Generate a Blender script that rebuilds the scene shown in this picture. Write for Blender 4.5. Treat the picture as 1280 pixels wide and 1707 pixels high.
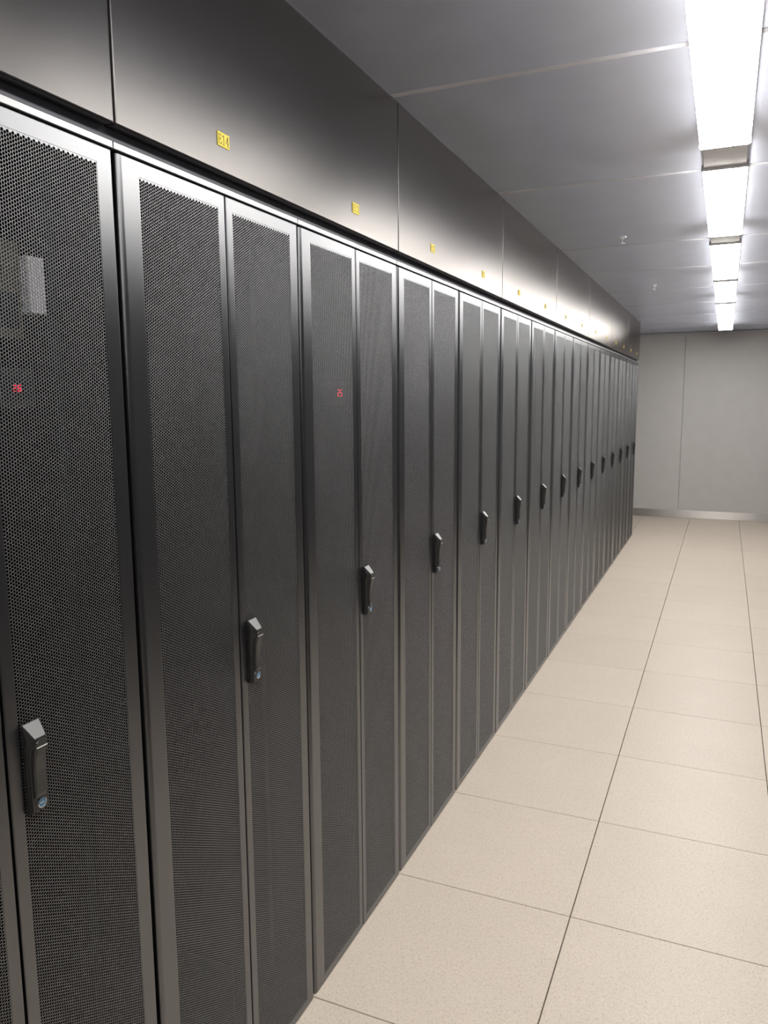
import bpy, math, random
import numpy as np
from mathutils import Matrix, Vector

random.seed(7)
scene = bpy.context.scene
for o in list(bpy.data.objects):
    bpy.data.objects.remove(o, do_unlink=True)
COL = scene.collection

# ------------------------------------------------------------------ camera
cam_data = bpy.data.cameras.new('camera')
cam_data.sensor_fit = 'HORIZONTAL'
cam_data.sensor_width = 36.0
cam_data.lens = 1293.57 / 1280.0 * 36.0
cam_data.clip_start = 0.02
cam = bpy.data.objects.new('camera', cam_data)
COL.objects.link(cam)
_r = Vector((0.916725, 0.399453, -0.007258))
_u = Vector((-0.049592, 0.131801, 0.990035))
_f = Vector((-0.396429, 0.90723, -0.140635))
cam.matrix_world = Matrix((
    (_r.x, _u.x, -_f.x, 0.9341),
    (_r.y, _u.y, -_f.y, -1.64996),
    (_r.z, _u.z, -_f.z, 1.58588),
    (0, 0, 0, 1)))
scene.camera = cam

# ------------------------------------------------------------------ world, exposure
world = bpy.data.worlds.new('world')
scene.world = world
world.use_nodes = True
world.node_tree.nodes['Background'].inputs['Color'].default_value = (0.02, 0.02, 0.022, 1)
world.node_tree.nodes['Background'].inputs['Strength'].default_value = 0.1

vs = scene.view_settings
vs.view_transform = 'Standard'
vs.look = 'None'
vs.gamma = 1.0
vs.use_curve_mapping = False
vs.exposure = 0.0
LAMP_STRENGTH = 34.0
LAMP_COLOR = (1.0, 0.965, 0.92, 1)


# ------------------------------------------------------------------ materials
def new_mat(name):
    m = bpy.data.materials.new(name)
    m.use_nodes = True
    nt = m.node_tree
    b = nt.nodes['Principled BSDF']
    return m, nt, b


def paint(name, col, rough, ior=1.5, metallic=0.0, bump=0.0, bump_scale=400.0, var=0.06, rough_var=0.05):
    m, nt, b = new_mat(name)
    tc = nt.nodes.new('ShaderNodeTexCoord')
    n = nt.nodes.new('ShaderNodeTexNoise')
    n.inputs['Scale'].default_value = 6.0
    n.inputs['Detail'].default_value = 5.0
    nt.links.new(tc.outputs['Object'], n.inputs['Vector'])
    r = nt.nodes.new('ShaderNodeMapRange')
    r.inputs['To Min'].default_value = 1 - var
    r.inputs['To Max'].default_value = 1 + var
    nt.links.new(n.outputs['Fac'], r.inputs['Value'])
    mx = nt.nodes.new('ShaderNodeVectorMath')
    mx.operation = 'SCALE'
    mx.inputs[0].default_value = col[:3]
    nt.links.new(r.outputs['Result'], mx.inputs['Scale'])
    nt.links.new(mx.outputs['Vector'], b.inputs['Base Color'])
    rr = nt.nodes.new('ShaderNodeMapRange')
    rr.inputs['To Min'].default_value = rough - rough_var
    rr.inputs['To Max'].default_value = rough + rough_var
    nt.links.new(n.outputs['Fac'], rr.inputs['Value'])
    nt.links.new(rr.outputs['Result'], b.inputs['Roughness'])
    b.inputs['IOR'].default_value = ior
    b.inputs['Metallic'].default_value = metallic
    if bump > 0:
        n2 = nt.nodes.new('ShaderNodeTexNoise')
        n2.inputs['Scale'].default_value = bump_scale
        n2.inputs['Detail'].default_value = 2.0
        nt.links.new(tc.outputs['Object'], n2.inputs['Vector'])
        bp = nt.nodes.new('ShaderNodeBump')
        bp.inputs['Strength'].default_value = bump
        bp.inputs['Distance'].default_value = 0.0006
        nt.links.new(n2.outputs['Fac'], bp.inputs['Height'])
        nt.links.new(bp.outputs['Normal'], b.inputs['Normal'])
    return m


def satin(name, col, rough, ior, bump=0.0, bump_scale=400.0, tint=(1, 1, 1), var=0.006):
    """satin lacquer: matt base under a Beckmann gloss weighted by Fresnel"""
    m = bpy.data.materials.new(name)
    m.use_nodes = True
    nt = m.node_tree
    nt.nodes.clear()
    out = nt.nodes.new('ShaderNodeOutputMaterial')
    mix = nt.nodes.new('ShaderNodeMixShader')
    df = nt.nodes.new('ShaderNodeBsdfDiffuse')
    gl = nt.nodes.new('ShaderNodeBsdfGlossy')
    gl.distribution = 'BECKMANN'
    fr = nt.nodes.new('ShaderNodeFresnel')
    fr.inputs['IOR'].default_value = ior
    tc = nt.nodes.new('ShaderNodeTexCoord')
    n = nt.nodes.new('ShaderNodeTexNoise')
    n.inputs['Scale'].default_value = 7.0
    n.inputs['Detail'].default_value = 5.0
    nt.links.new(tc.outputs['Object'], n.inputs['Vector'])
    rr = nt.nodes.new('ShaderNodeMapRange')
    rr.inputs['To Min'].default_value = rough - var
    rr.inputs['To Max'].default_value = rough + var
    nt.links.new(n.outputs['Fac'], rr.inputs['Value'])
    nt.links.new(rr.outputs['Result'], gl.inputs['Roughness'])
    df.inputs['Color'].default_value = (*col, 1)
    gl.inputs['Color'].default_value = (*tint, 1)
    if bump > 0:
        n2 = nt.nodes.new('ShaderNodeTexNoise')
        n2.inputs['Scale'].default_value = bump_scale
        n2.inputs['Detail'].default_value = 2.0
        nt.links.new(tc.outputs['Object'], n2.inputs['Vector'])
        bp = nt.nodes.new('ShaderNodeBump')
        bp.inputs['Strength'].default_value = bump
        bp.inputs['Distance'].default_value = 0.0006
        nt.links.new(n2.outputs['Fac'], bp.inputs['Height'])
        nt.links.new(bp.outputs['Normal'], gl.inputs['Normal'])
    nt.links.new(fr.outputs['Fac'], mix.inputs['Fac'])
    nt.links.new(df.outputs['BSDF'], mix.inputs[1])
    nt.links.new(gl.outputs['BSDF'], mix.inputs[2])
    nt.links.new(mix.outputs['Shader'], out.inputs['Surface'])
    return m


M = {}
M['cabinet'] = satin('cabinet_graphite_paint', (0.007, 0.007, 0.008), 0.345, 2.35, bump=0.03, tint=(0.93, 0.95, 0.98))
M['rail'] = satin('cabinet_rail_paint', (0.05, 0.05, 0.05), 0.34, 2.55)
M['interior'] = paint('cabinet_interior', (0.006, 0.006, 0.007), 0.8, ior=1.15)
M['fascia'] = satin('fascia_dark_paint', (0.020, 0.0195, 0.020), 0.285, 1.66, var=0.002, tint=(0.80, 0.765, 0.73), bump=0.10, bump_scale=180.0)
M['gap'] = paint('shadow_gap_dark', (0.11, 0.11, 0.13), 0.6, ior=1.4)
M['ceiling'] = paint('ceiling_satin_panel', (0.74, 0.79, 0.93), 0.36, metallic=0.88, bump=0.05, bump_scale=60.0)
M['ceil_strip'] = paint('ceiling_joint_strip', (0.50, 0.50, 0.53), 0.4, ior=1.5)
M['wall_end'] = paint('end_wall_panel', (0.61, 0.60, 0.585), 0.45, ior=1.45, bump=0.03)
M['wall_dark'] = paint('dark_wall', (0.085, 0.085, 0.088), 0.5, ior=1.4)
M['wall_light'] = paint('rear_wall', (0.30, 0.30, 0.30), 0.55, ior=1.45)
M['slab'] = paint('floor_slab_dark', (0.10, 0.09, 0.08), 0.8, ior=1.4)
M['handle'] = paint('handle_black', (0.012, 0.012, 0.0125), 0.36, ior=1.6)
M['handle_lever'] = paint('handle_lever_charcoal', (0.028, 0.027, 0.025), 0.40, ior=1.6)
M['handle_slot'] = paint('handle_white_line', (0.62, 0.60, 0.56), 0.4)
M['chrome'] = paint('lock_blue_chrome', (0.16, 0.32, 0.50), 0.30, metallic=1.0)
M['chrome_rim'] = paint('lock_bright_rim', (0.75, 0.78, 0.82), 0.2, metallic=1.0)
M['yellow'] = paint('label_yellow', (0.80, 0.62, 0.035), 0.5, var=0.03)
M['ink'] = paint('label_ink', (0.10, 0.075, 0.012), 0.6)
M['white'] = paint('lamp_housing_white', (0.72, 0.72, 0.74), 0.4)
M['cap'] = paint('lamp_cap_white', (0.75, 0.75, 0.78), 0.4)
M['screw'] = paint('screw_steel', (0.8, 0.8, 0.82), 0.25, metallic=1.0)
M['sprinkler'] = paint('sprinkler_white', (0.85, 0.85, 0.85), 0.3)
M['module_grey'] = paint('module_pale_grey', (0.55, 0.54, 0.56), 0.5)
M['module_beige'] = paint('module_beige', (0.040, 0.035, 0.018), 0.8, ior=1.3)
M['meter'] = paint('meter_black', (0.004, 0.004, 0.004), 0.7, ior=1.3)


def emission(name, col, s):
    m, nt, b = new_mat(name)
    b.inputs['Base Color'].default_value = (0.6, 0.6, 0.6, 1) if s > 5 else (0.05, 0.0, 0.0, 1)
    b.inputs['Emission Color'].default_value = col
    b.inputs['Emission Strength'].default_value = s
    return m


M['lamp'] = emission('lamp_diffuser', LAMP_COLOR, LAMP_STRENGTH)
M['led'] = emission('led_red', (1.0, 0.02, 0.05, 1), 2.0)


def brushed_steel():
    m, nt, b = new_mat('brushed_steel')
    tc = nt.nodes.new('ShaderNodeTexCoord')
    mp = nt.nodes.new('ShaderNodeMapping')
    mp.inputs['Scale'].default_value = (1.5, 60.0, 260.0)
    nt.links.new(tc.outputs['Object'], mp.inputs['Vector'])
    n = nt.nodes.new('ShaderNodeTexNoise')
    n.inputs['Scale'].default_value = 3.0
    n.inputs['Detail'].default_value = 4.0
    nt.links.new(mp.outputs['Vector'], n.inputs['Vector'])
    cr = nt.nodes.new('ShaderNodeValToRGB')
    cr.color_ramp.elements[0].color = (0.44, 0.42, 0.40, 1)
    cr.color_ramp.elements[1].color = (0.58, 0.56, 0.53, 1)
    nt.links.new(n.outputs['Fac'], cr.inputs['Fac'])
    nt.links.new(cr.outputs['Color'], b.inputs['Base Color'])
    b.inputs['Metallic'].default_value = 0.9
    b.inputs['Roughness'].default_value = 0.48
    b.inputs['Anisotropic'].default_value = 0.92
    b.inputs['Anisotropic Rotation'].default_value = 0.25
    tg = nt.nodes.new('ShaderNodeTangent')
    tg.direction_type = 'RADIAL'
    tg.axis = 'Z'
    nt.links.new(tg.outputs['Tangent'], b.inputs['Tangent'])
    bp = nt.nodes.new('ShaderNodeBump')
    bp.inputs['Strength'].default_value = 0.15
    bp.inputs['Distance'].default_value = 0.0005
    nt.links.new(n.outputs['Fac'], bp.inputs['Height'])
    nt.links.new(bp.outputs['Normal'], b.inputs['Normal'])
    return m


M['steel'] = brushed_steel()


def floor_tile():
    m, nt, b = new_mat('floor_tile_beige')
    geo = nt.nodes.new('ShaderNodeNewGeometry')
    oi = nt.nodes.new('ShaderNodeObjectInfo')
    # worm-like fleck: thin bands of a distorted noise
    n = nt.nodes.new('ShaderNodeTexNoise')
    n.inputs['Scale'].default_value = 185.0
    n.inputs['Detail'].default_value = 2.5
    n.inputs['Distortion'].default_value = 0.9
    nt.links.new(geo.outputs['Position'], n.inputs['Vector'])
    cr = nt.nodes.new('ShaderNodeValToRGB')
    e = cr.color_ramp.elements
    e[0].position = 0.36; e[0].color = (0.545, 0.468, 0.392, 1)
    e[1].position = 0.50; e[1].color = (0.660, 0.578, 0.488, 1)
    c = e.new(0.66); c.color = (0.690, 0.612, 0.522, 1)
    c = e.new(0.42); c.color = (0.635, 0.550, 0.462, 1)
    nt.links.new(n.outputs['Fac'], cr.inputs['Fac'])
    big = nt.nodes.new('ShaderNodeTexNoise')
    big.inputs['Scale'].default_value = 3.5
    big.inputs['Detail'].default_value = 3.0
    nt.links.new(geo.outputs['Position'], big.inputs['Vector'])
    mr = nt.nodes.new('ShaderNodeMapRange')
    mr.inputs['To Min'].default_value = 0.96
    mr.inputs['To Max'].default_value = 1.04
    nt.links.new(big.outputs['Fac'], mr.inputs['Value'])
    mr2 = nt.nodes.new('ShaderNodeMapRange')
    mr2.inputs['To Min'].default_value = 0.975
    mr2.inputs['To Max'].default_value = 1.02
    nt.links.new(oi.outputs['Random'], mr2.inputs['Value'])
    mu = nt.nodes.new('ShaderNodeMath'); mu.operation = 'MULTIPLY'
    nt.links.new(mr.outputs['Result'], mu.inputs[0])
    nt.links.new(mr2.outputs['Result'], mu.inputs[1])
    vm = nt.nodes.new('ShaderNodeVectorMath'); vm.operation = 'SCALE'
    nt.links.new(cr.outputs['Color'], vm.inputs[0])
    nt.links.new(mu.outputs['Value'], vm.inputs['Scale'])
    nt.links.new(vm.outputs['Vector'], b.inputs['Base Color'])
    b.inputs['Roughness'].default_value = 0.42
    b.inputs['IOR'].default_value = 1.45
    bp = nt.nodes.new('ShaderNodeBump')
    bp.inputs['Strength'].default_value = 0.06
    bp.inputs['Distance'].default_value = 0.0006
    nt.links.new(n.outputs['Fac'], bp.inputs['Height'])
    nt.links.new(bp.outputs['Normal'], b.inputs['Normal'])
    return m


M['tile'] = floor_tile()


# ------------------------------------------------------------------ mesh helpers
class MB:
    def __init__(self):
        self.v = []
        self.f = []

    def box(self, x0, x1, y0, y1, z0, z1):
        b = len(self.v)
        self.v += [(x0, y0, z0), (x1, y0, z0), (x1, y1, z0), (x0, y1, z0),
                   (x0, y0, z1), (x1, y0, z1), (x1, y1, z1), (x0, y1, z1)]
        self.f += [(b, b+3, b+2, b+1), (b+4, b+5, b+6, b+7), (b, b+1, b+5, b+4),
                   (b+1, b+2, b+6, b+5), (b+2, b+3, b+7, b+6), (b+3, b, b+4, b+7)]
        return self

    def loops(self, loops, close=False, cap0=False, cap1=False):
        """bridge equal-length closed loops of points"""
        n = len(loops[0])
        b = len(self.v)
        for lp in loops:
            self.v += [tuple(p) for p in lp]
        m = len(loops)
        for i in range(m - (0 if close else 1)):
            a = b + i * n
            c = b + ((i + 1) % m) * n
            for j in range(n):
                k = (j + 1) % n
                self.f.append((a + j, a + k, c + k, c + j))
        if cap0:
            self.f.append(tuple(b + j for j in reversed(range(n))))
        if cap1:
            self.f.append(tuple(b + (m - 1) * n + j for j in range(n)))
        return self

    def disc(self, axis_pt, r0, r1, x0, x1, seg=20):
        """short cylinder along +x"""
        y, z = axis_pt
        l0 = [(x0, y + r0 * math.cos(2*math.pi*i/seg), z + r0 * math.sin(2*math.pi*i/seg)) for i in range(seg)]
        l1 = [(x1, y + r1 * math.cos(2*math.pi*i/seg), z + r1 * math.sin(2*math.pi*i/seg)) for i in range(seg)]
        return self.loops([l0, l1], cap0=True, cap1=True)

    def build(self, name, mat, parent=None, loc=None, bevel=0.0, smooth=False):
        me = bpy.data.meshes.new(name)
        me.from_pydata(self.v, [], self.f)
        me.update()
        me.materials.append(M[mat])
        o = bpy.data.objects.new(name, me)
        COL.objects.link(o)
        if parent is not None:
            o.parent = parent
        if loc is not None:
            o.location = loc
        if bevel > 0:
            md = o.modifiers.new('bevel', 'BEVEL')
            md.width = bevel
            md.segments = 2
            md.limit_method = 'ANGLE'
        if smooth:
            for p in me.polygons:
                p.use_smooth = True
        return o


def empty(name, loc):
    o = bpy.data.objects.new(name, None)
    o.empty_display_size = 0.1
    COL.objects.link(o)
    o.location = loc
    return o


def tag(o, label=None, cat=None, group=None, kind=None):
    if label: o['label'] = label
    if cat: o['category'] = cat
    if group: o['group'] = group
    if kind: o['kind'] = kind
    return o


def copy_tree(o, parent=None):
    c = o.copy()
    COL.objects.link(c)
    c.parent = parent
    for ch in o.children:
        copy_tree(ch, c)
    return c


# ------------------------------------------------------------------ dimensions
W = 0.6                 # cabinet width = floor tile
CEIL = 2.46
Y0, Y1 = -4.8, 9.50     # room ends
XL, XR = -1.30, 1.80    # room sides
ROW_END = 13 * W
TILE_X = [-0.0287, 0.5713, 1.1713, 1.7713]

# ------------------------------------------------------------------ setting: floor
floor = tag(MB().box(XL, XR, Y0, Y1 + 0.1, -0.12, -0.012).build('floor', 'slab'),
            'dark slab under beige raised floor tiles of the aisle', kind='structure')
g = 0.0016
tile_mesh = None
rows = range(-8, 16)
for xi in range(3):
    for k in rows:
        y0, y1 = k * W, (k + 1) * W
        if y1 < Y0 + 0.01 or y0 >= Y1 - 0.01:
            continue
        y1c = min(y1, Y1)
        full = abs(y1c - y1) < 1e-6
        if full and tile_mesh is not None:
            o = bpy.data.objects.new('floor_tile', tile_mesh)
            COL.objects.link(o)
            o.parent = floor
            o.location = (TILE_X[xi], y0, 0)
        else:
            mb = MB()
            w, d, c = W, y1c - y0, 0.0012
            lp = lambda i, z: [(i, i, z), (w - i, i, z), (w - i, d - i, z), (i, d - i, z)]
            mb.loops([lp(g, -0.012), lp(g, -c), lp(g + c, 0.0)], cap0=True, cap1=True)
            o = mb.build('floor_tile', 'tile', floor, (TILE_X[xi], y0, 0))
            if full:
                tile_mesh = o.data

# strip of floor beyond the end of the cabinet row, behind the first tile column
for k in range(13, 16):
    y0, y1 = k * W, min((k + 1) * W, Y1)
    for j in range(2):
        x0 = TILE_X[0] - (j + 1) * W
        MB().box(x0 + g, x0 + W - g, y0 + g, y1 - g, -0.012, 0.0).build('floor_tile', 'tile', floor)

# ------------------------------------------------------------------ setting: ceiling
ceiling = tag(MB().box(XL, XR, Y0, Y1 + 0.1, CEIL + 0.02, CEIL + 0.10).build('ceiling', 'ceiling'),
              'dark grey panelled ceiling over the aisle', kind='structure')
SEAMS = [-3.6, -2.4, -1.15, -0.30, 0.55, 1.72, 3.11, 4.07, 5.13, 6.15, 7.20, 8.10, 8.88, 9.24]
edges = [Y0] + SEAMS + [Y1]
for a, b in zip(edges[:-1], edges[1:]):
    MB().box(XL, XR, a + 0.003, b - 0.003, CEIL, CEIL + 0.02).build('ceiling_panel', 'ceiling', ceiling)
for s in SEAMS:
    MB().box(0.006, XR, s - 0.012, s + 0.012, CEIL - 0.0012, CEIL - 0.0002).build('joint_strip', 'ceil_strip', ceiling)

# ------------------------------------------------------------------ setting: walls
wall_back = tag(MB().box(XL, XR, Y1 + 0.02, Y1 + 0.10, 0, CEIL + 0.02).build('wall_back', 'wall_end'),
                'plain grey panelled wall closing the far end of the aisle', kind='structure')
px = [XL, -0.787, 0.413, 1.613, XR]
for a, b in zip(px[:-1], px[1:]):
    MB().box(a + 0.002, b - 0.002, Y1, Y1 + 0.02, 0.0, CEIL).build('wall_panel', 'wall_end', wall_back, bevel=0.0015)
tag(MB().box(XL, XR, Y1 - 0.012, Y1 - 0.0005, 0.0005, 0.105).build('baseboard_back', 'steel', bevel=0.002),
    'brushed steel skirting along the foot of the far wall', kind='structure')
tag(MB().box(XL, XR, Y1 - 0.03, Y1 - 0.0005, CEIL - 0.032, CEIL - 0.005).build('trim_1', 'ceil_strip', bevel=0.004),
    'pale trim along the top of the far wall', kind='structure')
tag(MB().box(XR, XR + 0.08, Y0, Y1 + 0.1, -0.02, CEIL + 0.1).build('wall_right', 'wall_dark'),
    'dark wall on the unseen side of the aisle', kind='structure')
tag(MB().box(XL - 0.08, XL, Y0, Y1 + 0.1, -0.02, CEIL + 0.1).build('wall_side', 'wall_dark'),
    'dark wall behind the cabinet row', kind='structure')
tag(MB().box(XL, XR, Y0 - 0.08, Y0, -0.02, CEIL + 0.1).build('wall_front', 'wall_light'),
    'grey wall behind the viewer', kind='structure')

# wall above the cabinets: recessed dark backing plus proud panels, one per two cabinets
FASC_Z = 2.0345
wl = MB().box(-0.060, -0.0225, Y0, ROW_END + 0.02, 2.012, CEIL)
wl.box(-0.060, -0.0225, Y0, -2 * W - 0.02, 0.0, 2.012)  # unseen lower wall added to stop light entering beside the nearest cabinet
wall_left = tag(wl.build('wall_left', 'gap'),
                'dark wall of smooth metal panels above the server cabinets', kind='structure')
k = -8
for i in range(-4, 7):
    a = -W + i * 2 * W
    b = a + 2 * W
    b = min(b, ROW_END + 0.02)
    a = max(a, Y0)
    if b - a < 0.05:
        continue
    MB().box(-0.022, 0.005, a + 0.0018, b - 0.0018, FASC_Z, CEIL - 0.0005).build('fascia_panel', 'fascia', wall_left, bevel=0.003)

# ------------------------------------------------------------------ server cabinets
DOOR_Z0, DOOR_Z1 = 0.004, 1.9935
PZ0, PZ1 = 0.0235, 1.9675          # perforated field
PITCH = 0.0053
COLP = PITCH * math.sqrt(3) / 2
PW = 0.2275                        # perforated width
NCOL = 49
NROW = int((PZ1 - PZ0) / PITCH)


def perforated_mesh():
    """steel sheet with real hexagonal holes; local origin at lower left of the field, front at x=0"""
    R = PITCH / math.sqrt(3)
    ang = np.arange(6) * math.pi / 3
    hx, hz = np.cos(ang), np.sin(ang)
    rh = R * 0.82
    T = 0.00075
    cells = []
    solids = []
    off = (PW - (NCOL - 1) * COLP) / 2
    zoff = ((PZ1 - PZ0) - (NROW - 1) * PITCH) / 2
    for c in range(-1, NCOL + 1):
        n = NROW - (c % 2)
        for r in range(-1, n + 1):
            cy = off + c * COLP
            cz = zoff + r * PITCH + (c % 2) * PITCH / 2
            if c in (-1, NCOL) or r in (-1, n):
                solids.append((cy, cz))
            else:
                cells.append((cy, cz))
    cells = np.array(cells)
    solids = np.array(solids)
    n = len(cells)
    oy = cells[:, 0:1] + R * hx
    oz = cells[:, 1:2] + R * hz
    iy = cells[:, 0:1] + rh * hx
    iz = cells[:, 1:2] + rh * hz
    V = np.zeros((n, 18, 3), np.float32)
    V[:, 0:6, 1] = oy; V[:, 0:6, 2] = oz
    V[:, 6:12, 1] = iy; V[:, 6:12, 2] = iz
    V[:, 12:18, 1] = iy; V[:, 12:18, 2] = iz; V[:, 12:18, 0] = -T
    quads = []
    for j in range(6):
        k = (j + 1) % 6
        quads.append((j, k, 6 + k, 6 + j))
        quads.append((6 + j, 6 + k, 12 + k, 12 + j))
    quads = np.array(quads, np.int64)
    F = (np.arange(n)[:, None, None] * 18 + quads[None]).reshape(-1, 4)
    SV = np.zeros((len(solids), 6, 3), np.float32)
    SV[:, :, 1] = solids[:, 0:1] + R * hx
    SV[:, :, 2] = solids[:, 1:2] + R * hz
    sq = np.array([(0, 1, 2, 3), (0, 3, 4, 5)], np.int64)
    SF = (n * 18 + np.arange(len(solids))[:, None, None] * 6 + sq[None]).reshape(-1, 4)
    verts = np.concatenate([V.reshape(-1, 3), SV.reshape(-1, 3)])
    faces = np.concatenate([F, SF])
    me = bpy.data.meshes.new('perforated_panel')
    me.vertices.add(len(verts))
    me.vertices.foreach_set('co', verts.ravel())
    me.loops.add(faces.size)
    me.loops.foreach_set('vertex_index', faces.ravel().astype(np.int32))
    me.polygons.add(len(faces))
    me.polygons.foreach_set('loop_start', np.arange(0, faces.size, 4, dtype=np.int32))
    me.update(calc_edges=True)
    me.materials.append(M['cabinet'])
    return me


PERF = perforated_mesh()


def door_frame(name, y0, y1, op0, op1, rl, rr, parent):
    """hollow door leaf: rounded outer edges (rl left radius, rr right), opening op0..op1"""
    D = 0.030
    rt = 0.0015
    loops = []

    def rect(il, ir, it, ib, x):
        return [(x, y0 + il, DOOR_Z0 + ib), (x, y1 - ir, DOOR_Z0 + ib),
                (x, y1 - ir, DOOR_Z1 - it), (x, y0 + il, DOOR_Z1 - it)]
    loops.append(rect(0.016, 0.016, 0.016, 0.016, -D))
    loops.append(rect(0, 0, 0, 0, -D))
    n = 10
    for i in range(n + 1):
        a = i / n * math.pi / 2
        s, c = 1 - math.cos(a), 1 - math.sin(a)
        loops.append([(-rl * c, y0 + rl * s, DOOR_Z0 + rt * s), (-rr * c, y1 - rr * s, DOOR_Z0 + rt * s),
                      (-rr * c, y1 - rr * s, DOOR_Z1 - rt * s), (-rl * c, y0 + rl * s, DOOR_Z1 - rt * s)])
    loops.append([(0, op0, PZ0), (0, op1, PZ0), (0, op1, PZ1), (0, op0, PZ1)])
    loops.append([(-0.0011, op0, PZ0), (-0.0011, op1, PZ0), (-0.0011, op1, PZ1), (-0.0011, op0, PZ1)])
    o = MB().loops(loops).build(name, 'cabinet', parent)
    inner = MB().loops([[(-0.0012, a, c), (-0.0012, b, c), (-0.0012, b, d), (-0.0012, a, d)] for a, b, c, d in ((op0, op1, PZ0, PZ1),)] +
                       [[(-D, op0, PZ0), (-D, op1, PZ0), (-D, op1, PZ1), (-D, op0, PZ1)]])
    inner.build('inner_return', 'interior', o)  # black lining added to keep the leaf's inside dark behind the mesh
    panel = bpy.data.objects.new('perforated_panel', PERF)
    COL.objects.link(panel)
    panel.parent = o
    panel.location = (-0.0006, op0, PZ0)
    return o


def make_cabinet():
    root = empty('server_cabinet', (0, 0, 0))
    b = MB()
    xf, xb = -0.0335, -0.95
    b.box(xb, xf, 0.004, 0.022, 0.004, 2.004)
    b.box(xb, xf, 0.578, 0.596, 0.004, 2.004)
    b.box(xb, xb + 0.015, 0.022, 0.578, 0.004, 2.004)
    b.box(xb + 0.015, xf, 0.022, 0.578, 1.978, 2.004)
    b.box(xb + 0.015, xf, 0.022, 0.578, 0.004, 0.030)
    b.build('body', 'interior', root)
    MB().box(-0.033, -0.001, 0.0008, 0.5992, 1.9968, 2.0105).build('top_rail', 'rail', root, bevel=0.002)
    for yy in (0.045, 0.535):
        MB().box(-0.13, -0.095, yy, yy + 0.02, 0.05, 1.96).build('mounting_rail', 'interior', root)
    # leaf with the rounded edge
    left = door_frame('door', 0.0065, 0.3050, 0.0560, 0.0560 + PW, 0.010, 0.0015, root)
    # leaf with the swing handle
    right = door_frame('door', 0.3105, 0.5915, 0.3315, 0.3315 + PW, 0.0025, 0.0015, root)
    # ---- swing handle
    yc, zb = 0.3520, 0.972
    hw = 0.0160
    hb = MB()
    # (z, protrusion, half width at the front)
    prof = [(0.000, 0.0035, 0.0160), (0.004, 0.0120, 0.0140), (0.090, 0.0120, 0.0135),
            (0.104, 0.0150, 0.0130), (0.114, 0.0215, 0.0105), (0.122, 0.0215, 0.0100), (0.143, 0.0025, 0.0155)]
    loops = []
    for z, p, w in prof:
        loops.append([(0.0001, yc - hw, zb + z), (p * 0.45, yc - hw, zb + z), (p, yc - w, zb + z),
                      (p, yc + w, zb + z), (p * 0.45, yc + hw, zb + z), (0.0001, yc + hw, zb + z)])
    hb.loops(loops, cap0=True, cap1=True)
    hb.build('handle_base', 'handle', right, bevel=0.0008)
    lv = MB()
    lprof = [(0.027, 0.0160), (0.034, 0.0175), (0.050, 0.0168), (0.068, 0.0172), (0.086, 0.0190), (0.100, 0.0215), (0.110, 0.0235)]
    loops = []
    for z, p in lprof:
        w = 0.0105
        loops.append([(0.009, yc - w, zb + z), (p - 0.002, yc - w, zb + z), (p, yc - w + 0.002, zb + z),
                      (p, yc + w - 0.002, zb + z), (p - 0.002, yc + w, zb + z), (0.009, yc + w, zb + z)])
    # rounded head
    for t in (0.35, 0.65, 0.87, 1.0):
        z = 0.110 + 0.010 * math.sin(t * math.pi / 2)
        w = 0.0105 * math.cos(t * math.pi / 2 * 0.93)
        p = 0.0235 - 0.001 * t
        loops.append([(0.009, yc - w, zb + z), (p - 0.002, yc - w, zb + z), (p, yc - w * 0.81, zb + z),
                      (p, yc + w * 0.81, zb + z), (p - 0.002, yc + w, zb + z), (0.009, yc + w, zb + z)])
    lv.loops(loops, cap0=True, cap1=True)
    lv.build('handle_lever', 'handle_lever', right)
    MB().box(0.0228, 0.0243, yc - 0.0095, yc + 0.0095, zb + 0.1075, zb + 0.1090).build('handle_line', 'handle_slot', right)
    bt = MB()
    for (z0, z1, p0, p1) in ((0.0925, 0.1055, 0.0206, 0.0232),):
        w = 0.0085
        bt.loops([[(p0 - 0.003, yc - w, zb + z0), (p0, yc - w, zb + z0), (p0, yc + w, zb + z0), (p0 - 0.003, yc + w, zb + z0)],
                  [(p1 - 0.003, yc - w, zb + z1), (p1, yc - w, zb + z1), (p1, yc + w, zb + z1), (p1 - 0.003, yc + w, zb + z1)]],
                 cap0=True, cap1=True)
    bt.build('handle_button', 'handle', right, bevel=0.0006)
    lk = MB()
    lk.disc((yc + 0.001, zb + 0.0165), 0.0075, 0.0075, 0.010, 0.0142, 24)
    o = lk.build('lock_cylinder', 'chrome', right, bevel=0.0006)
    o['label'] = 'round bluish metal key lock'
    rim = MB()
    seg = 24
    ring = lambda r, x: [(x, yc + 0.001 + r * math.cos(2*math.pi*i/seg), zb + 0.0165 + r * math.sin(2*math.pi*i/seg)) for i in range(seg)]
    rim.loops([ring(0.0082, 0.0115), ring(0.0082, 0.0146), ring(0.0070, 0.0150), ring(0.0070, 0.0115)], close=True)
    rim.build('lock_rim', 'chrome_rim', right)
    MB().box(0.0138, 0.0146, yc - 0.0030, yc + 0.0050, zb + 0.0158, zb + 0.0172).build('key_slot', 'chrome_rim', right)
    return root


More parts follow.
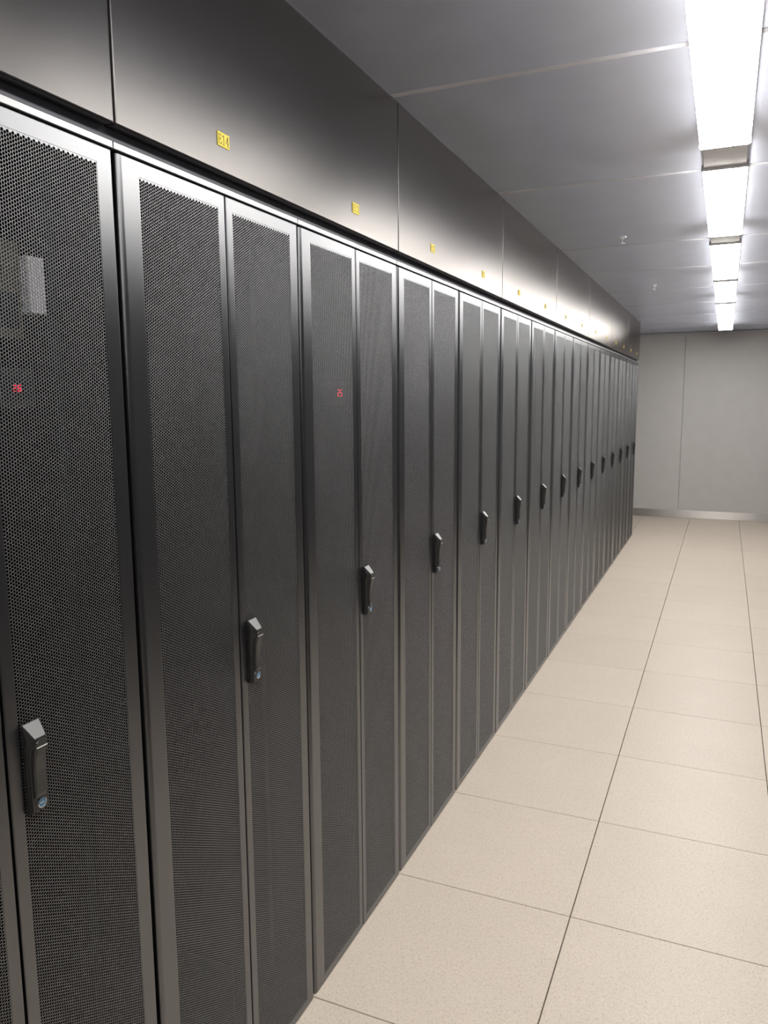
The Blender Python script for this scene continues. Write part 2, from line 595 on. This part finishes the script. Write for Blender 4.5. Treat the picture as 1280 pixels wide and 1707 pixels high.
ORD = {15: 'first', 14: 'second', 13: 'third', 12: 'fourth', 11: 'fifth', 10: 'sixth', 9: 'seventh', 8: 'eighth',
       7: 'ninth', 6: 'tenth', 5: 'eleventh', 4: 'twelfth', 3: 'thirteenth', 2: 'fourteenth', 1: 'last'}
proto = make_cabinet()
for n in range(15, 0, -1):
    c = proto if n == 15 else copy_tree(proto)
    c.location = (0, (13 - n) * W, 0)
    if n == 15:
        lab = 'nearest black mesh-door server cabinet, cut off by the left edge'
    elif n == 14:
        lab = 'black mesh double-door server cabinet below the yellow E14 plate'
    elif n == 13:
        lab = 'black mesh double-door server cabinet below the yellow E13 plate'
    elif n == 1:
        lab = 'farthest black server cabinet, last in the row before the grey wall'
    else:
        lab = '%s black mesh-door server cabinet in the row, counted from the camera' % ORD[n]
    tag(c, lab, 'server cabinet', 'black server cabinets in one long row')

# ------------------------------------------------------------------ number plates
GL = {
    'E': [[(0.1, 0), (0.1, 1)], [(0, 1), (0.85, 1), (0.9, 0.8)], [(0.1, 0.52), (0.65, 0.52)], [(0.65, 0.64), (0.65, 0.40)], [(0, 0), (0.9, 0), (1, 0.24)]],
    '0': [[(0.5, 1), (0.15, 0.8), (0.08, 0.5), (0.15, 0.2), (0.5, 0), (0.85, 0.2), (0.92, 0.5), (0.85, 0.8), (0.5, 1)]],
    '1': [[(0.18, 0.84), (0.5, 1), (0.5, 0)], [(0.2, 0), (0.8, 0)]],
    '2': [[(0.1, 0.75), (0.22, 0.95), (0.5, 1), (0.8, 0.92), (0.88, 0.72), (0.75, 0.5), (0.08, 0), (0.85, 0), (0.92, 0.18)]],
    '3': [[(0.12, 0.8), (0.3, 0.98), (0.6, 1), (0.82, 0.85), (0.78, 0.62), (0.42, 0.52), (0.8, 0.42), (0.9, 0.22), (0.7, 0.03), (0.35, 0), (0.1, 0.16)]],
    '4': [[(0.7, 0), (0.7, 1), (0.06, 0.3), (0.95, 0.3)], [(0.48, 0), (0.92, 0)]],
    '5': [[(0.85, 1), (0.2, 1), (0.14, 0.55), (0.5, 0.63), (0.82, 0.5), (0.88, 0.25), (0.65, 0.03), (0.3, 0), (0.08, 0.15)]],
    '6': [[(0.85, 0.85), (0.6, 1), (0.3, 0.9), (0.12, 0.55), (0.14, 0.2), (0.5, 0), (0.85, 0.15), (0.88, 0.4), (0.6, 0.58), (0.25, 0.5), (0.14, 0.3)]],
    '7': [[(0.08, 0.85), (0.12, 1), (0.9, 1), (0.55, 0.5), (0.42, 0)]],
    '8': [[(0.5, 0.53), (0.2, 0.68), (0.2, 0.88), (0.5, 1), (0.8, 0.88), (0.8, 0.68), (0.5, 0.53), (0.12, 0.34), (0.14, 0.12), (0.5, 0), (0.86, 0.12), (0.88, 0.34), (0.5, 0.53)]],
    '9': [[(0.15, 0.15), (0.4, 0), (0.7, 0.1), (0.88, 0.45), (0.86, 0.8), (0.5, 1), (0.15, 0.85), (0.12, 0.6), (0.4, 0.42), (0.75, 0.5), (0.86, 0.7)]],
}


def lettering(text, cx, cz, h, cw, adv, x0, x1, t):
    mb = MB()
    start = cx - adv * len(text) / 2 + (adv - cw) / 2
    for i, ch in enumerate(text):
        for st in GL[ch]:
            pts = [(start + i * adv + p[0] * cw, cz - h / 2 + p[1] * h) for p in st]
            for (ya, za), (yb, zb_) in zip(pts[:-1], pts[1:]):
                d = math.hypot(yb - ya, zb_ - za)
                uy, uz = (yb - ya) / d, (zb_ - za) / d
                e = t * 0.3
                ya2, za2, yb2, zb2 = ya - uy * e, za - uz * e, yb + uy * e, zb_ + uz * e
                # verticals drawn thicker than horizontals, as in the printed face
                tt = t * (0.55 + 0.45 * abs(uz))
                ny, nz = -uz * tt / 2, uy * tt / 2
                l0 = [(ya2 + ny, za2 + nz), (yb2 + ny, zb2 + nz), (yb2 - ny, zb2 - nz), (ya2 - ny, za2 - nz)]
                mb.loops([[(x0, q[0], q[1]) for q in l0], [(x1, q[0], q[1]) for q in l0]], cap1=True)
    return mb


FX = 0.005
for n in range(14, 0, -1):
    yc = (13 - n) * W + 0.301
    txt = 'E%02d' % n
    root = empty('number_plate', (FX, yc, 2.0955))
    p = MB().box(0.0003, 0.0016, -0.0198, 0.0198, -0.0133, 0.0133).build('plate', 'yellow', root, bevel=0.0004)
    lettering(txt, 0, 0, 0.0175, 0.0094, 0.0122, 0.0014, 0.0019, 0.0017).build('lettering', 'ink', root)
    if n == 14:
        lab = 'yellow plate reading E14, leftmost and largest of the row'
    elif n == 13:
        lab = 'yellow plate reading E13, second from the left'
    elif n == 1:
        lab = 'tiny yellow number plate nearest the far wall'
    else:
        lab = '%s small yellow number plate from the left on dark panels' % ORD[n + 1]
    tag(root, lab, 'number plate', 'yellow number plates above the cabinets')

# ------------------------------------------------------------------ ceiling lamps
LZ = 2.39
_k = (LZ - 1.58588) / (2.425 - 1.58588)          # rows measured on the plane z = 2.425
LX0, LX1 = [0.9341 + (x - 0.9341) * _k for x in (0.8118, 0.9664)]
lamps = [(-3.10, -1.80), (-1.52, -0.22), (0.03, 1.337), (1.634, 2.905), (3.176, 4.505), (4.672, 5.924), (6.123, 7.424), (7.505, 8.942)]
lamps = [tuple(-1.64996 + (y + 1.64996) * _k for y in ab) for ab in lamps]
lamp_labels = ['rearmost glowing ceiling lamp, out of the frame behind the viewer', 'glowing ceiling lamp just outside the frame above the viewer',
               'nearest glowing white ceiling lamp, cut off by the top edge',
               'second glowing ceiling lamp from the camera, complete and largest in view',
               'third glowing white ceiling lamp from the camera',
               'fourth glowing white ceiling lamp from the camera',
               'fifth glowing white ceiling lamp from the camera',
               'farthest glowing white ceiling lamp, nearest the grey end wall']
for li, ((a, b), lab) in enumerate(zip(lamps, lamp_labels)):
    root = empty('ceiling_lamp', ((LX0 + LX1) / 2, a, LZ))
    L = b - a
    hw = (LX1 - LX0) / 2
    MB().box(-hw + 0.02, hw - 0.02, 0.14, L - 0.14, 0.0275, CEIL - LZ - 0.0003).build('housing', 'white', root, bevel=0.002)
    MB().box(-hw - 0.002, hw + 0.002, -0.010, L + 0.010, 0.025, 0.0275).build('top_plate', 'white', root)
    df = MB()
    lp = lambda i, z: [(-hw + i, i, z), (hw - i, i, z), (hw - i, L - i, z), (-hw + i, L - i, z)]
    df.loops([lp(0.0, 0.025), lp(0.0, 0.004), lp(0.003, 0.0)], cap0=False, cap1=False)
    nb = len(df.v)
    df.f.append((nb - 4, nb - 1, nb - 2, nb - 3))
    df.build('diffuser', 'lamp', root)
    for ya, yb in ((-0.010, -0.001), (L + 0.001, L + 0.010)):
        ec = MB().box(-hw - 0.004, hw + 0.004, ya, yb, 0.004, 0.025).build('end_cap', 'cap', root, bevel=0.002)
        for sx in (-0.03, 0.03):
            s = MB()
            seg = 10
            cy = (ya + yb) / 2
            ring = lambda r, z: [(sx + r * math.cos(2*math.pi*i/seg), cy - r * math.sin(2*math.pi*i/seg), z) for i in range(seg)]
            s.loops([ring(0.003, 0.0045), ring(0.003, 0.0030), ring(0.002, 0.0022)], cap0=True, cap1=True)
            s.build('screw', 'screw', ec)
    if li + 1 < len(lamps):                       # white cover plate closing the gap to the next lamp
        gap = lamps[li + 1][0] - b
        cover = MB().box(-hw + 0.004, hw - 0.004, L + 0.0115, L + gap - 0.0115, 0.012, 0.024).build('link_cover', 'white', root, bevel=0.002)
        for sx in (-0.025, 0.025):
            s = MB()
            cy = L + 0.05
            ring = lambda r, z: [(sx + r * math.cos(2*math.pi*i/10), cy - r * math.sin(2*math.pi*i/10), z) for i in range(10)]
            s.loops([ring(0.004, 0.0125), ring(0.004, 0.0105), ring(0.0025, 0.0095)], cap0=True, cap1=True)
            s.build('screw', 'screw', cover)
    tag(root, lab, 'ceiling lamp', 'line of ceiling lamps along the aisle')

# ------------------------------------------------------------------ sprinklers
for (x, y, lab) in ((0.378, 2.87, 'tiny white ceiling sprinkler left of the second lamp'),
                    (0.385, 4.83, 'tiny white ceiling sprinkler left of the fourth lamp')):
    root = empty('ceiling_sprinkler', (x, y, CEIL))
    seg = 14
    ring = lambda r, z: [(r * math.cos(2*math.pi*i/seg), r * math.sin(2*math.pi*i/seg), z) for i in range(seg)]
    MB().loops([ring(0.022, -0.0003), ring(0.021, -0.003), ring(0.010, -0.007), ring(0.006, -0.012)], cap0=True, cap1=True).build('escutcheon', 'sprinkler', root)
    fr = MB()
    fr.box(-0.010, -0.007, -0.0015, 0.0015, -0.034, -0.0065)
    fr.box(0.007, 0.010, -0.0015, 0.0015, -0.034, -0.0065)
    fr.build('frame_arm', 'screw', root)
    MB().loops([ring(0.003, -0.012), ring(0.003, -0.034)], cap0=True, cap1=True).build('bulb', 'screw', root)
    MB().loops([ring(0.014, -0.034), ring(0.014, -0.036), ring(0.004, -0.038)], cap0=True, cap1=True).build('deflector', 'sprinkler', root)
    tag(root, lab, 'sprinkler', 'ceiling sprinklers')

# ------------------------------------------------------------------ equipment glimpsed through the mesh doors
SEGS = {'top': (0, 1, 1, 1), 'mid': (0, .5, 1, .5), 'bot': (0, 0, 1, 0), 'tl': (0, .5, 0, 1), 'tr': (1, .5, 1, 1), 'bl': (0, 0, 0, .5), 'br': (1, 0, 1, .5)}
DIG = {'2': ('top', 'tr', 'mid', 'bl', 'bot'), '3': ('top', 'tr', 'mid', 'br', 'bot'), '6': ('top', 'tl', 'mid', 'bl', 'br', 'bot'), '5': ('top', 'tl', 'mid', 'br', 'bot')}


def power_meter(loc, digits, lab, k=1.0):
    root = empty('power_meter', loc)
    MB().box(-0.045, 0.0, -0.035, 0.035, -0.030, 0.030).build('case', 'meter', root, bevel=0.002)
    MB().box(0.0, 0.0008, -0.027, 0.027, -0.018, 0.018).build('bezel', 'interior', root)
    for i, d in enumerate(digits):
        mb = MB()
        y0 = (-0.007 + i * 0.0085) * k
        for s in DIG[d]:
            ya, za, yb, zb = SEGS[s]
            h, w, t = 0.009 * k, 0.0045 * k, 0.0011 * k
            ya, yb = y0 + ya * w, y0 + yb * w
            za, zb = -h / 2 + za * h, -h / 2 + zb * h
            mb.box(0.0009, 0.0016, min(ya, yb) - t / 2, max(ya, yb) + t / 2, min(za, zb) - t / 2, max(za, zb) + t / 2)
        mb.build('digit', 'led', root)
    tag(root, lab, 'power meter', 'meters with red digits behind mesh doors')


power_meter((-0.048, -0.7835, 1.610), '26', 'red digit display seen through the nearest cabinet\'s mesh door')
power_meter((-0.048, 0.296, 1.611), '25', 'red digit display glimpsed through the E13 cabinet\'s mesh door', 1.9)

root = empty('patch_module', (-0.100, -0.683, 1.777))
MB().box(-0.03, 0.0, -0.0165, 0.0165, -0.045, 0.045).build('casing', 'module_grey', root, bevel=0.002)
MB().box(0.0, 0.001, -0.012, 0.012, -0.038, 0.038).build('face_plate', 'module_grey', root)
tag(root, 'pale grey upright block seen through the nearest cabinet\'s mesh door', 'module')
root = empty('equipment_box', (-0.105, -0.755, 1.765))
MB().box(-0.10, 0.0, -0.045, 0.045, -0.075, 0.075).build('casing', 'module_beige', root, bevel=0.003)
MB().box(0.0, 0.001, -0.036, 0.036, -0.060, -0.005).build('front_plate', 'interior', root)
tag(root, 'dim beige box seen through the nearest cabinet\'s mesh door', 'equipment')
